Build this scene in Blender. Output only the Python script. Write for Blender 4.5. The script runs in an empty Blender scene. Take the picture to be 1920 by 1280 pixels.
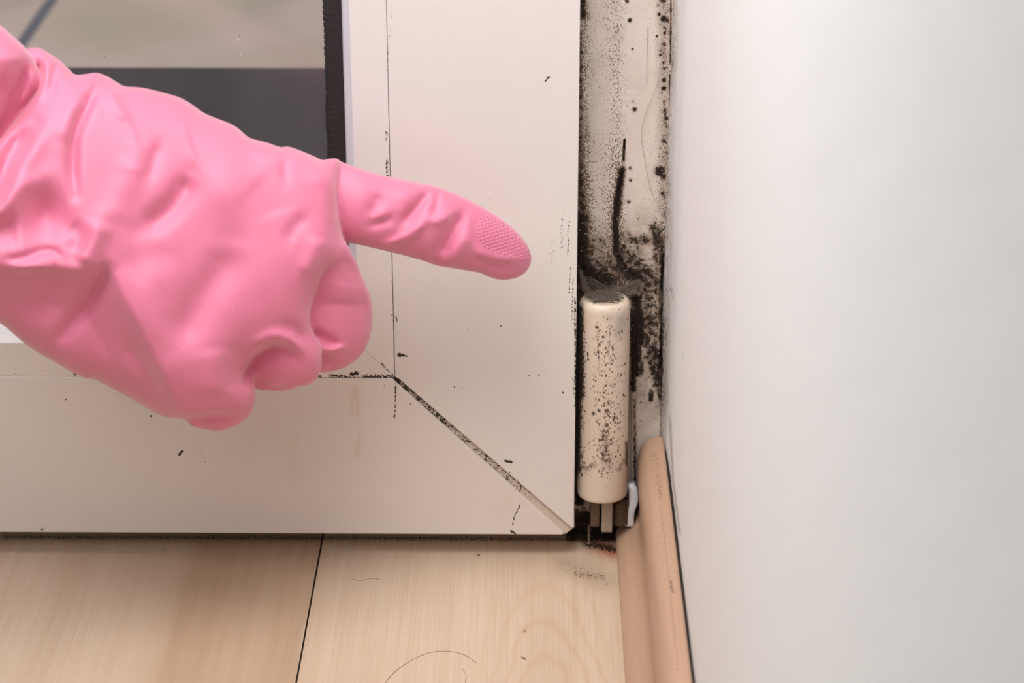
import bpy, math, random
import numpy as np

random.seed(7)
rng = np.random.default_rng(11)
SC = bpy.context.scene
COL = SC.collection
MM = 0.001

# ------------------------------------------------------------------ camera
F = 4290.0
TH = math.radians(23.2)
PS = math.atan(45 * math.cos(TH) / F)
CAM = np.array([0.0, -733.0, 400.0])
FW = np.array([-math.sin(PS) * math.cos(TH), math.cos(PS) * math.cos(TH), -math.sin(TH)])
RT = np.array([math.cos(PS), math.sin(PS), 0.0])
UP = np.cross(RT, FW)

cam_d = bpy.data.cameras.new('camera')
cam = bpy.data.objects.new('camera', cam_d)
COL.objects.link(cam)
cam.location = CAM * MM
cam.rotation_euler = (math.pi / 2 - TH, 0, PS)
cam_d.sensor_width = 36
cam_d.lens = 36 * F / 1920
cam_d.clip_start = 0.02
cam_d.clip_end = 50
cam_d.dof.use_dof = True
cam_d.dof.focus_distance = 0.795
cam_d.dof.aperture_fstop = 15
SC.camera = cam

# ------------------------------------------------------------------ light
SC.view_settings.view_transform = 'Standard'
SC.view_settings.look = 'None'
SC.view_settings.exposure = -0.03
SC.view_settings.gamma = 1.0
SC.view_settings.use_curve_mapping = False
wd = bpy.data.worlds.new('room_fill')
SC.world = wd
wd.use_nodes = True
wd.node_tree.nodes['Background'].inputs[0].default_value = (1.0, 0.985, 0.975, 1)
wd.node_tree.nodes['Background'].inputs[1].default_value = 0.15

def area(name, loc, target, sx, sy, power, col):
    d = bpy.data.lights.new(name, 'AREA')
    d.shape = 'RECTANGLE'
    d.size, d.size_y, d.energy, d.color = sx, sy, power, col
    o = bpy.data.objects.new(name, d)
    COL.objects.link(o)
    o.location = loc
    from mathutils import Vector
    o.rotation_euler = (Vector(target) - Vector(loc)).to_track_quat('-Z', 'Y').to_euler()
    return o

area('room_fill', (-0.45, -1.35, 1.25), (-0.05, 0, 0.1), 1.0, 0.8, 7.5, (1.0, 0.99, 0.985))  # added broad frontal fill from behind the camera
area('work_lamp', (-0.14, -0.27, 0.64), (-0.07, -0.05, 0.12), 0.36, 0.20, 3.7, (1.0, 0.985, 0.98))
area('wall_fill', (-1.3, -0.9, 0.9), (0.0, 0, 0.1), 0.9, 0.9, 1.5, (0.98, 0.99, 1.0))  # added fill from the left to brighten the right wall
area('outdoor_daylight', (-0.5, 1.3, 1.5), (-0.3, 0.8, 0.0), 1.2, 1.0, 14.0, (0.96, 0.98, 1.0))

# ------------------------------------------------------------------ helpers
def ray(px, py):
    px = np.asarray(px, float); py = np.asarray(py, float)
    return FW + RT * ((px - 960) / F)[..., None] - UP * ((py - 640) / F)[..., None]

def Py(px, py, y):
    r = ray(px, py)
    return CAM + r * ((y - CAM[1]) / r[..., 1])[..., None]

def Pz(px, py, z):
    r = ray(px, py)
    return CAM + r * ((z - CAM[2]) / r[..., 2])[..., None]

def proj(p):
    d = np.asarray(p, float) - CAM
    zc = d @ FW
    return 960 + F * (d @ RT) / zc, 640 - F * (d @ UP) / zc

def catmull(pts, n=8, closed=False):
    p = np.array(pts, float)
    if closed:
        q = np.vstack([p[-1:], p, p[:2]])
    else:
        q = np.vstack([2 * p[0] - p[1], p, 2 * p[-1] - p[-2]])
    out = []
    for i in range(1, len(q) - 2):
        t = np.linspace(0, 1, n, endpoint=False)[:, None]
        a, b, c, d = q[i - 1], q[i], q[i + 1], q[i + 2]
        out.append(0.5 * (2 * b + (c - a) * t + (2 * a - 5 * b + 4 * c - d) * t * t + (3 * b - a - 3 * c + d) * t ** 3))
    r = np.vstack(out)
    if not closed:
        r = np.vstack([r, p[-1:]])
    return r

def polydist(X, Y, pts):
    """distance to a polyline, signed side and position 0..1 along it"""
    best = np.full(X.shape, 1e9); side = np.zeros(X.shape); pos = np.zeros(X.shape)
    seg = np.linalg.norm(np.diff(pts, axis=0), axis=1); L = np.concatenate([[0], np.cumsum(seg)])
    for i in range(len(pts) - 1):
        ax, ay = pts[i]; dx, dy = pts[i + 1] - pts[i]
        l2 = dx * dx + dy * dy + 1e-12
        t = np.clip(((X - ax) * dx + (Y - ay) * dy) / l2, 0, 1)
        d = np.hypot(X - ax - t * dx, Y - ay - t * dy)
        m = d < best
        best = np.where(m, d, best)
        side = np.where(m, np.sign(dx * (Y - ay) - dy * (X - ax)), side)
        pos = np.where(m, (L[i] + t * seg[i]) / L[-1], pos)
    return best, side, pos

def inside_poly(X, Y, pts):
    c = np.zeros(X.shape, bool)
    n = len(pts)
    for i in range(n):
        x0, y0 = pts[i]; x1, y1 = pts[(i + 1) % n]
        if y0 == y1:
            continue
        m = ((y0 > Y) != (y1 > Y)) & (X < (x1 - x0) * (Y - y0) / (y1 - y0) + x0)
        c ^= m
    return c

def link(name, verts, faces, mat=None, parent=None, smooth=True, scale=MM):
    me = bpy.data.meshes.new(name)
    v = np.asarray(verts, np.float32) * scale
    if isinstance(faces, np.ndarray):
        me.vertices.add(len(v)); me.vertices.foreach_set('co', v.ravel())
        k = faces.shape[1]
        me.loops.add(faces.size); me.loops.foreach_set('vertex_index', faces.astype(np.int32).ravel())
        me.polygons.add(len(faces))
        me.polygons.foreach_set('loop_start', np.arange(0, faces.size, k, dtype=np.int32))
        me.polygons.foreach_set('loop_total', np.full(len(faces), k, np.int32))
        me.update(calc_edges=True)
        me.validate()
    else:
        me.from_pydata([tuple(a) for a in v], [], faces)
        me.update()
    if smooth:
        me.polygons.foreach_set('use_smooth', np.ones(len(me.polygons), bool))
    o = bpy.data.objects.new(name, me)
    COL.objects.link(o)
    if mat:
        me.materials.append(mat)
    if parent:
        o.parent = parent
    return o

def attr(o, name, val):
    a = o.data.attributes.new(name, 'FLOAT', 'POINT')
    a.data.foreach_set('value', np.asarray(val, np.float32))

def tag(o, label=None, cat=None, group=None, kind=None):
    if label: o['label'] = label
    if cat: o['category'] = cat
    if group: o['group'] = group
    if kind: o['kind'] = kind
    return o

def empty(name, loc=(0, 0, 0)):
    o = bpy.data.objects.new(name, None)
    COL.objects.link(o)
    o.location = np.array(loc) * MM
    o.empty_display_size = 0.02
    return o

def grid_faces(n, m, off=0):
    i = np.arange(n - 1)[:, None] * m + np.arange(m - 1)[None, :]
    i = i.ravel() + off
    return np.stack([i, i + m, i + m + 1, i + 1], 1)

def slab(P, y_back, bevel=0.35):
    """P: (n,m,3) front grid (normal towards -y); a rounded rim and sides run back to y_back"""
    n, m, _ = P.shape
    base = P.reshape(-1, 3)
    idx = np.concatenate([np.arange(m), np.arange(1, n) * m + m - 1, (n - 1) * m + np.arange(m - 2, -1, -1), np.arange(n - 2, 0, -1) * m])
    loop = base[idx]
    c = base.mean(0)
    nxt = np.roll(loop, -1, 0); prv = np.roll(loop, 1, 0)
    t = nxt - prv; t[:, 1] = 0
    out = np.stack([t[:, 2], np.zeros(len(t)), -t[:, 0]], 1)
    out /= np.linalg.norm(out, axis=1)[:, None] + 1e-9
    if ((loop - c) * out).sum() < 0:
        out = -out
    rings = []
    for a in (30, 60, 90):
        r = loop + out * bevel * math.sin(math.radians(a)) + np.array([0, bevel * (1 - math.cos(math.radians(a))), 0])
        rings.append(r)
    last = rings[-1].copy(); last[:, 1] = y_back
    rings.append(last)
    V = [base] + rings
    faces = [tuple(f) for f in grid_faces(n, m)]
    prev = list(idx); off = len(base)
    for r in rings:
        cur = list(range(off, off + len(r))); off += len(r)
        k = len(cur)
        for i in range(k):
            j = (i + 1) % k
            faces.append((prev[i], prev[j], cur[j], cur[i]))
        prev = cur
    faces.append(tuple(prev[::-1]))
    return np.vstack(V), faces

def box(x0, x1, y0, y1, z0, z1):
    v = [(x, y, z) for x in (x0, x1) for y in (y0, y1) for z in (z0, z1)]
    f = [(0, 1, 3, 2), (4, 6, 7, 5), (0, 4, 5, 1), (2, 3, 7, 6), (0, 2, 6, 4), (1, 5, 7, 3)]
    return v, f

def tube(pts, r, n=8, taper=None, cap=True):
    """swept round tube along a polyline"""
    p = np.array(pts, float); V = []; Fc = []
    for i, q in enumerate(p):
        t = p[min(i + 1, len(p) - 1)] - p[max(i - 1, 0)]
        t /= np.linalg.norm(t) + 1e-9
        a = np.cross(t, [0, 0, 1.0] if abs(t[2]) < .9 else [1.0, 0, 0]); a /= np.linalg.norm(a)
        b = np.cross(t, a)
        rr = (r[i] if np.ndim(r) else r) * (taper[i] if taper is not None else 1)
        for k in range(n):
            an = 2 * math.pi * k / n
            V.append(q + rr * (a * math.cos(an) + b * math.sin(an)))
    for i in range(len(p) - 1):
        for k in range(n):
            k2 = (k + 1) % n
            Fc.append((i * n + k, i * n + k2, (i + 1) * n + k2, (i + 1) * n + k))
    if cap:
        Fc.append(tuple(range(n))[::-1]); Fc.append(tuple((len(p) - 1) * n + k for k in range(n)))
    return np.array(V), Fc

def join(parts):
    V = []; Fc = []; o = 0
    for v, f in parts:
        V.append(np.array(v)); Fc += [tuple(i + o for i in ff) for ff in f]; o += len(v)
    return np.vstack(V), Fc

def vnoise(X, Y, scale, seed=0, octaves=3):
    """smooth value noise, -1..1"""
    r = np.random.default_rng(seed)
    T = r.uniform(-1, 1, (64, 64)); out = 0; amp = 1; tot = 0
    for _ in range(octaves):
        x = X / scale; y = Y / scale
        xi = np.floor(x).astype(int); yi = np.floor(y).astype(int)
        fx = x - xi; fy = y - yi
        fx = fx * fx * (3 - 2 * fx); fy = fy * fy * (3 - 2 * fy)
        g = lambda a, b: T[a % 64, b % 64]
        v = (g(xi, yi) * (1 - fx) + g(xi + 1, yi) * fx) * (1 - fy) + (g(xi, yi + 1) * (1 - fx) + g(xi + 1, yi + 1) * fx) * fy
        out = out + v * amp; tot += amp; amp *= .5; scale /= 2.03
        T = np.roll(T, 17, 0)
    return out / tot

def stains(X, Y, items):
    """dirt density at image-measured spots of a real surface. item = (points, half width px, strength)"""
    d = np.zeros(X.shape)
    for pts, w, s in items:
        p = np.array(pts, float)
        x0, y0 = p.min(0) - 4 * w - 2; x1, y1 = p.max(0) + 4 * w + 2
        m = (X > x0) & (X < x1) & (Y > y0) & (Y < y1)
        if not m.any():
            continue
        if len(p) == 1:
            dd = np.hypot(X[m] - p[0, 0], Y[m] - p[0, 1])
        else:
            dd, _, _ = polydist(X[m], Y[m], p)
        d[m] = np.maximum(d[m], s * np.exp(-(dd / w) ** 2 * .7))
    return d

# ------------------------------------------------------------------ materials
class NT:
    def __init__(s, name):
        s.m = bpy.data.materials.new(name); s.m.use_nodes = True
        s.t = s.m.node_tree; s.n = s.t.nodes; s.b = s.n['Principled BSDF']
        s.tc = s.n.new('ShaderNodeTexCoord')
    def l(s, a, b): s.t.links.new(a, b)
    def obj(s, scale=(1, 1, 1)):
        mp = s.n.new('ShaderNodeMapping'); mp.inputs['Scale'].default_value = scale
        s.l(s.tc.outputs['Object'], mp.inputs[0]); return mp.outputs[0]
    def noise(s, vec, scale, detail=4, rough=.55, dist=0):
        n = s.n.new('ShaderNodeTexNoise'); n.inputs['Scale'].default_value = scale
        n.inputs['Detail'].default_value = detail; n.inputs['Roughness'].default_value = rough
        n.inputs['Distortion'].default_value = dist
        s.l(vec, n.inputs['Vector']); return n.outputs['Fac']
    def warp(s, vec, scale, amt):
        n = s.n.new('ShaderNodeTexNoise'); n.inputs['Scale'].default_value = scale; n.inputs['Detail'].default_value = 3
        s.l(vec, n.inputs['Vector'])
        a = s.n.new('ShaderNodeVectorMath'); a.operation = 'MULTIPLY_ADD'
        s.l(n.outputs['Color'], a.inputs[0]); a.inputs[1].default_value = (amt,) * 3; s.l(vec, a.inputs[2])
        return a.outputs[0]
    def vor(s, vec, scale, rnd=1):
        n = s.n.new('ShaderNodeTexVoronoi'); n.inputs['Scale'].default_value = scale
        n.inputs['Randomness'].default_value = rnd
        s.l(vec, n.inputs['Vector']); return n.outputs['Distance']
    def ramp(s, fac, stops, mode='LINEAR'):
        r = s.n.new('ShaderNodeValToRGB'); r.color_ramp.interpolation = mode
        e = r.color_ramp.elements
        while len(e) < len(stops): e.new(.5)
        for k, (p, c) in enumerate(stops):
            e[k].position = p
            e[k].color = (c, c, c, 1) if not hasattr(c, '__len__') else (*c, 1)
        s.l(fac, r.inputs[0]); return r.outputs[0]
    def math(s, op, a, b=None, clamp=False):
        n = s.n.new('ShaderNodeMath'); n.operation = op; n.use_clamp = clamp
        for k, v in enumerate((a, b)):
            if v is None: continue
            if isinstance(v, (int, float)): n.inputs[k].default_value = v
            else: s.l(v, n.inputs[k])
        return n.outputs[0]
    def mix(s, fac, a, b, mode='MIX'):
        n = s.n.new('ShaderNodeMix'); n.data_type = 'RGBA'; n.blend_type = mode
        for k, v in ((0, fac), (6, a), (7, b)):
            if isinstance(v, (int, float)): n.inputs[k].default_value = v
            elif isinstance(v, tuple): n.inputs[k].default_value = (*v, 1)
            else: s.l(v, n.inputs[k])
        return n.outputs[2]
    def attr(s, name):
        n = s.n.new('ShaderNodeAttribute'); n.attribute_name = name; return n.outputs['Fac']
    def bump(s, h, strength=.3, dist=.001, prev=None):
        n = s.n.new('ShaderNodeBump'); n.inputs['Strength'].default_value = strength
        n.inputs['Distance'].default_value = dist
        s.l(h, n.inputs['Height'])
        if prev: s.l(prev, n.inputs['Normal'])
        return n.outputs[0]
    def set(s, **k):
        for a, v in k.items():
            i = s.b.inputs[a.replace('_', ' ')]
            if isinstance(v, tuple): i.default_value = (*v, 1) if len(v) == 3 and i.type == 'RGBA' else v
            elif isinstance(v, (int, float)): i.default_value = v
            else: s.l(v, i)
        return s.m

DIRT = (0.030, 0.020, 0.014)
BROWN = (0.20, 0.125, 0.075)

def dirt_mask(t, dens, scale, lo=.47, hi=.62, detail=6):
    """noise broken by a density attribute"""
    n = t.noise(t.obj(), scale, detail, .65)
    a = t.math('ADD', t.math('MULTIPLY', dens, 1.0), t.math('MULTIPLY', t.math('SUBTRACT', n, .5), 2.3))
    return t.ramp(a, [(lo, 0.0), (hi, 1.0)])

def mat_paint(name, base, streak=(900, 900, 60), sc=1.0):
    t = NT(name)
    big = t.noise(t.obj(), 22, 3)
    col = t.mix(t.math('MULTIPLY', big, .25), base, tuple(c * k for c, k in zip(base, (.93, .90, .86))))
    stk = t.noise(t.obj(streak), 1.0, 2)
    col = t.mix(t.math('MULTIPLY', t.math('SUBTRACT', stk, .35, True), .18), col, tuple(c * .86 for c in base))
    # yellow run marks
    y = t.attr('yellow')
    yn = t.noise(t.obj((500, 500, 110)), 1.0, 4)
    col = t.mix(t.math('MULTIPLY', y, t.ramp(yn, [(.35, 0.), (.65, 1.)])), col, (.50, .33, .18))
    # sparse fly specks
    v = t.vor(t.obj(), 95)
    sp = t.ramp(v, [(.018, 1.0), (.030, 0.0)])
    pick = t.ramp(t.noise(t.obj(), 60, 1), [(.60, 0.0), (.62, 1.0)])
    col = t.mix(t.math('MULTIPLY', sp, t.math('MULTIPLY', pick, .8)), col, BROWN)
    d = dirt_mask(t, t.attr('dirt'), 1300)
    halo = t.ramp(t.attr('dirt'), [(.3, 0.), (.9, .22)])
    col = t.mix(halo, col, BROWN)
    col = t.mix(d, col, DIRT)
    r = t.math('ADD', .30, t.math('MULTIPLY', d, .45))
    nb = t.bump(stk, .06, .0003)
    return t.set(Base_Color=col, Roughness=r, Normal=nb, IOR=2.2, Specular_IOR_Level=t.math('SUBTRACT', .5, t.math('MULTIPLY', d, .4)))

M_PAINT = mat_paint('cream_lacquer', (0.70, 0.655, 0.63))
M_PAINT_H = mat_paint('cream_lacquer_rail', (0.70, 0.635, 0.59), (60, 900, 900))

def mat_frame():
    t = NT('mouldy_white_lacquer')
    base = (0.68, 0.60, 0.54)
    n1 = t.noise(t.obj((1, 1, .35)), 60, 4)
    col = t.mix(t.math('MULTIPLY', n1, .6), base, (.58, .48, .41))
    dens = t.attr('dirt')
    # speckle spots of several sizes
    out = None
    for sc, lo in ((1250, .36), (850, .26), (2300, .42)):
        v = t.vor(t.warp(t.obj((1, 1, .8)), 1500, .0007), sc)
        pn = t.noise(t.obj(), sc * .6, 2)
        size = t.math('MULTIPLY', t.math('ADD', dens, t.math('MULTIPLY', t.math('SUBTRACT', pn, .55), .9)), lo)
        m = t.math('MULTIPLY', t.math('SUBTRACT', size, t.math('MULTIPLY', v, .62)), 14, True)
        out = m if out is None else t.math('MAXIMUM', out, m)
    gr = dirt_mask(t, t.attr('grime'), 500, .50, .72, 9)
    gr2 = dirt_mask(t, t.attr('grime'), 1500, .66, .95, 6)
    hz = t.math('MULTIPLY', t.attr('grime'), t.math('MULTIPLY', t.noise(t.obj((1, 1, .6)), 260, 5, .7), 2.0))
    haze = t.ramp(hz, [(.06, 0.), (.62, .88)])
    col = t.mix(haze, col, (.21, .14, .095))
    col = t.mix(t.math('MULTIPLY', out, .92), col, (.10, .05, .026))
    col = t.mix(gr, col, (.045, .032, .024))
    col = t.mix(gr2, col, (.018, .013, .011))
    chips = t.ramp(t.noise(t.obj(), 900, 3), [(.66, 0.), (.70, .6)])
    col = t.mix(t.math('MULTIPLY', chips, t.attr('grime')), col, (.45, .38, .33))
    nb = t.bump(t.noise(t.obj(), 900, 6), .25, .0008)
    nb = t.bump(gr, .35, .0006, nb)
    return t.set(Base_Color=col, Roughness=t.math('ADD', .38, t.math('MULTIPLY', gr, .45)), Normal=nb, Specular_IOR_Level=t.math('SUBTRACT', .45, t.math('MULTIPLY', gr, .38)))
M_FRAME = mat_frame()

def mat_simple(name, col, rough=.5, metal=0, bump=0, bscale=400, var=.15, sub=0):
    t = NT(name)
    n = t.noise(t.obj(), bscale, 4)
    c = t.mix(t.math('MULTIPLY', n, var * 2), col, tuple(x * .55 for x in col))
    t.set(Base_Color=c, Roughness=rough, Metallic=metal)
    if bump:
        t.set(Normal=t.bump(n, bump, .0006))
    return t.m

M_RUBBER = mat_simple('black_rubber', (0.014, 0.009, 0.009), .9, 0, .25, 300, .1)
M_BEVEL = mat_simple('bevel_outdoor_tint', (0.66, 0.63, 0.68), .25, var=.05)  # lavender tint paints the outdoor reflection onto the upright bead slope
M_BEVEL_LIT = mat_simple('lit_bevel', (0.88, 0.88, 0.89), .3, var=.03)  # whiter copy of the lacquer, paints top light onto the lower slope
M_DARK = mat_simple('dark_grime', (0.030, 0.021, 0.016), .85, 0, .8, 900)
M_STEEL = mat_simple('dull_zinc', (0.42, 0.40, 0.38), .38, .85, .3, 900, .4)
M_RUST = mat_simple('rusty_steel', (0.20, 0.13, 0.085), .6, .35, .6, 900, .6)
M_PLATE = mat_simple('stained_zinc', (0.46, 0.37, 0.29), .6, .25, .5, 600, .5)
M_WEB = mat_simple('grey_dust_web', (0.20, 0.155, 0.12), .9, 0, 0, 300, .4)
M_HAIR = mat_simple('brown_hair', (0.30, 0.17, 0.10), .5)
M_CHALK = mat_simple('blueish_white_metal', (0.72, 0.74, 0.78), .35, .2, .2)

def mat_glove():
    t = NT('pink_rubber')
    n = t.noise(t.obj(), 25, 3)
    col = t.mix(t.math('MULTIPLY', n, .25), (0.63, 0.085, 0.212), (0.56, 0.062, 0.15))
    v = t.vor(t.obj(), 260)
    sp = t.ramp(v, [(.03, 1.0), (.06, 0.0)])
    pick = t.ramp(t.noise(t.obj(), 120, 1), [(.60, 0.0), (.64, .6)])
    col = t.mix(t.math('MULTIPLY', sp, pick), col, (.95, .6, .66))
    fine = t.noise(t.obj(), 1500, 3)
    t.set(Base_Color=col, Roughness=.74, IOR=1.9, Specular_IOR_Level=.6, Coat_Weight=.9, Coat_Roughness=.78, Coat_IOR=1.95, Normal=t.bump(fine, .05, .0003))
    t.set(Subsurface_Weight=.04, Subsurface_Scale=.003, Sheen_Weight=.35, Sheen_Roughness=.5)
    t.b.inputs['Subsurface Radius'].default_value = (1.0, .35, .4)
    return t.m
M_GLOVE = mat_glove()

def mat_wall():
    t = NT('white_plaster')
    n = t.noise(t.obj((1, 1, .8)), 1100, 5, .66)
    n2 = t.noise(t.obj((1, 1, .5)), 200, 3)
    col = t.mix(t.math('MULTIPLY', n, .22), (0.885, 0.888, 0.880), (.76, .735, .72))
    g = dirt_mask(t, t.attr('dirt'), 900, .68, .9)
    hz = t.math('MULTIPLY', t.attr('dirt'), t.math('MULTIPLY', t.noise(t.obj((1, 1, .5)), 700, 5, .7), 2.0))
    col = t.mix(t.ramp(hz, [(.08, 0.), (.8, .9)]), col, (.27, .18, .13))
    col = t.mix(g, col, DIRT)
    nb = t.bump(n, .5, .0013)
    nb = t.bump(n2, .4, .0015, nb)
    return t.set(Base_Color=col, Roughness=.8, Normal=nb)
M_WALL = mat_wall()

def mat_floor():
    t = NT('maple_laminate')
    tone = t.attr('tone')
    # fine straight grain along y
    g = t.noise(t.obj((1400, 12, 1)), 1.0, 4, .6)
    g2 = t.noise(t.obj((230, 5, 1)), 1.0, 3, .5)
    light = t.mix(g2, (0.70, 0.575, 0.45), (0.62, 0.475, 0.345))
    dark = t.mix(g2, (0.46, 0.315, 0.21), (0.37, 0.24, 0.15))
    col = t.mix(tone, light, dark)
    col = t.mix(t.math('MULTIPLY', t.math('SUBTRACT', g, .42, True), 2.0), col, (.50, .33, .21))
    # cathedral figure
    c = t.attr('rings')
    col = t.mix(t.math('MULTIPLY', c, .6), col, (.52, .33, .21))
    d = dirt_mask(t, t.attr('dirt'), 1100, .45, .65)
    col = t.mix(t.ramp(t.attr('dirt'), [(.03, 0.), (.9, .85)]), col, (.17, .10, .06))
    col = t.mix(t.math('MULTIPLY', t.attr('rust'), .7), col, (.42, .10, .045))
    col = t.mix(d, col, DIRT)
    nb = t.bump(g, .08, .0003)
    return t.set(Base_Color=col, Roughness=t.math('ADD', .34, t.math('MULTIPLY', g, .1)), Normal=nb, Specular_IOR_Level=.45)
M_FLOOR = mat_floor()

def mat_skirt():
    t = NT('beech_skirting')
    g = t.noise(t.obj((900, 25, 900)), 1.0, 4, .6)
    sp = t.ramp(t.noise(t.obj((3200, 650, 3200)), 1.0, 2), [(.56, 0.), (.66, .5)])
    col = t.mix(g, (0.53, 0.345, 0.235), (0.445, 0.27, 0.175))
    col = t.mix(sp, col, (.36, .20, .12))
    d = dirt_mask(t, t.attr('dirt'), 1500, .45, .75)
    col = t.mix(t.math('MULTIPLY', d, .8), col, (.10, .075, .06))
    return t.set(Base_Color=col, Roughness=.42, Normal=t.bump(g, .1, .0004))
M_SKIRT = mat_skirt()

def mat_glass():
    t = NT('dusty_glass')
    tr = t.n.new('ShaderNodeBsdfTransparent'); tr.inputs[0].default_value = (.93, .93, .94, 1)
    gl = t.n.new('ShaderNodeBsdfGlossy'); gl.inputs['Roughness'].default_value = .02
    fr = t.n.new('ShaderNodeFresnel'); fr.inputs[0].default_value = 1.5
    mx = t.n.new('ShaderNodeMixShader'); t.l(fr.outputs[0], mx.inputs[0]); t.l(tr.outputs[0], mx.inputs[1]); t.l(gl.outputs[0], mx.inputs[2])
    df = t.n.new('ShaderNodeBsdfDiffuse'); df.inputs[0].default_value = (.6, .55, .55, 1)
    v = t.vor(t.obj((1, .01, 1)), 260)
    sp = t.ramp(v, [(.05, .7), (.09, 0.0)])
    pick = t.ramp(t.noise(t.obj(), 90, 2), [(.55, 0.0), (.6, 1.)])
    sm = t.ramp(t.noise(t.obj((20, 1, 9)), 1.0, 2), [(.35, .01), (.75, .06)])
    fac = t.math('ADD', t.math('MULTIPLY', sp, pick), sm, True)
    m2 = t.n.new('ShaderNodeMixShader'); t.l(fac, m2.inputs[0]); t.l(mx.outputs[0], m2.inputs[1]); t.l(df.outputs[0], m2.inputs[2])
    out = [n for n in t.n if n.type == 'OUTPUT_MATERIAL'][0]
    t.l(m2.outputs[0], out.inputs[0])
    return t.m
M_GLASS = mat_glass()

def mat_tile():
    t = NT('beige_stone_tile')
    n = t.noise(t.obj(), 5, 4, .5, .6)
    n2 = t.noise(t.obj(), 2.2, 2)
    col = t.mix(t.ramp(n, [(.35, 0.), (.62, 1.)]), (0.62, 0.52, 0.37), (0.84, 0.63, 0.57))
    col = t.mix(t.math('MULTIPLY', n2, .6), col, (.58, .50, .36))
    w = t.n.new('ShaderNodeTexWave'); w.inputs['Scale'].default_value = 1.6; w.inputs['Distortion'].default_value = 9
    w.inputs['Detail'].default_value = 1.5; t.l(t.obj(), w.inputs['Vector'])
    col = t.mix(t.ramp(w.outputs['Fac'], [(.0, .22), (.12, 0.)]), col, (.36, .28, .22))
    return t.set(Base_Color=col, Roughness=.6)
M_TILE = mat_tile()
M_SLATE = mat_simple('dark_slate', (0.016, 0.012, 0.017), .55, 0, .2, 60, .2)

# ------------------------------------------------------------------ floor
X0, X1, Yn, Yf = -420.0, 48.5, -480.0, 40.0
SEAM = -77.3
def build_floor():
    gx = np.concatenate([np.arange(X0, -190, 3.0), np.arange(-190, SEAM - .6, 1.0), [SEAM - .45, SEAM - .30], [SEAM + .30, SEAM + .45], np.arange(SEAM + 1, 22, 1.0), np.arange(22, X1 + .1, .5)])
    gy = np.concatenate([np.arange(Yn, -120, 6.0), np.arange(-120, -2, 1.2), np.arange(-2, Yf + .1, .5)])
    GX, GY = np.meshgrid(gx, gy, indexing='ij')
    Z = np.zeros_like(GX)
    P = np.stack([GX, GY, Z], -1).reshape(-1, 3)
    f = grid_faces(len(gx), len(gy))
    f = f[:, ::-1]
    # groove between the two boards
    k = int(np.where(np.isclose(gx, SEAM - .30))[0][0])
    m = len(gy)
    keep = np.ones(len(f), bool)
    keep[k * (m - 1):(k + 1) * (m - 1)] = False
    bottom = P.reshape(len(gx), m, 3)[k:k + 2].copy(); bottom[..., 2] = -1.2
    off = len(P)
    P2 = np.vstack([P, bottom.reshape(-1, 3)])
    j = np.arange(m - 1)
    a = k * m + j; b = off + j
    w1 = np.stack([a, b, b + 1, a + 1], 1)
    a = (k + 1) * m + j; b2 = off + m + j
    w2 = np.stack([b2, a, a + 1, b2 + 1], 1)
    w3 = np.stack([b, b2, b2 + 1, b + 1], 1)
    F_ = np.vstack([f[keep], w1, w2, w3])
    o = link('floor', P2, F_, M_FLOOR)
    x, y = P2[:, 0], P2[:, 1]
    px, py = proj(P2)
    # strips of the printed boards
    wob = vnoise(x, y, 60, 3) * 3
    tone = np.interp(x + wob * .5, [-420, -178, -166, -150, -128, -122, -112, -100, SEAM - .3, SEAM + .3, -60, -30, 8, 48],
                     [.3, .25, .42, .40, .58, .98, .98, .85, .95, .42, .30, .22, .30, .12])
    tone += vnoise(x * 6, y * .25, 18, 5) * .14
    attr(o, 'tone', np.clip(tone, 0, 1))
    # cathedral arches of the right board
    cx, cy0 = 4.0, -118.0
    r = np.sqrt(((x - cx + vnoise(x, y, 25, 8) * 3) * 3.1) ** 2 + ((y - cy0) * 0.62) ** 2)
    ring = .5 + .5 * np.cos(r * .42 + vnoise(x, y, 18, 2) * 1.4)
    ring = ring ** 5 * np.clip((95 - r) / 50, 0, 1) * (x > SEAM + 5) * np.clip((r - 4) / 8, 0, 1)
    far = (.5 + .5 * np.cos((x + vnoise(x, y * .3, 20, 4) * 3) * 1.25)) ** 4 * .45 * (vnoise(x, y, 60, 6) * .5 + .5)
    attr(o, 'rings', np.clip(np.maximum(ring, far), 0, 1))
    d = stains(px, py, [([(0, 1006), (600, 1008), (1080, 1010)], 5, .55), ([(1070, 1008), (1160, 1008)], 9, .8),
                        ([(1100, 1018), (1150, 1030)], 9, .75), ([(1103, 1012), (1104, 1022)], 3, 1.1),
                        ([(1060, 1060), (1140, 1090)], 20, .30), ([(1080, 1075), (1130, 1082)], 9, .42), ([(897, 1040)], 1.8, 1), ([(308, 1029)], 2.2, 1), ([(984, 1182)], 1.6, 1), ([(979, 1230), (983, 1234)], 1.5, 1),
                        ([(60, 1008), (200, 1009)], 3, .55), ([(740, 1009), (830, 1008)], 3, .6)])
    d += np.where((x > SEAM - .32) & (x < SEAM + .32) & (P2[:, 2] < -.1), 1.2, 0)
    attr(o, 'dirt', d)
    attr(o, 'rust', stains(px, py, [([(1128, 1022), (1148, 1036)], 12, 1.0), ([(1110, 1030), (1130, 1040)], 8, .5)]))
    tag(o, 'pale maple laminate floor boards with one dark seam', kind='structure')
build_floor()

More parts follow.
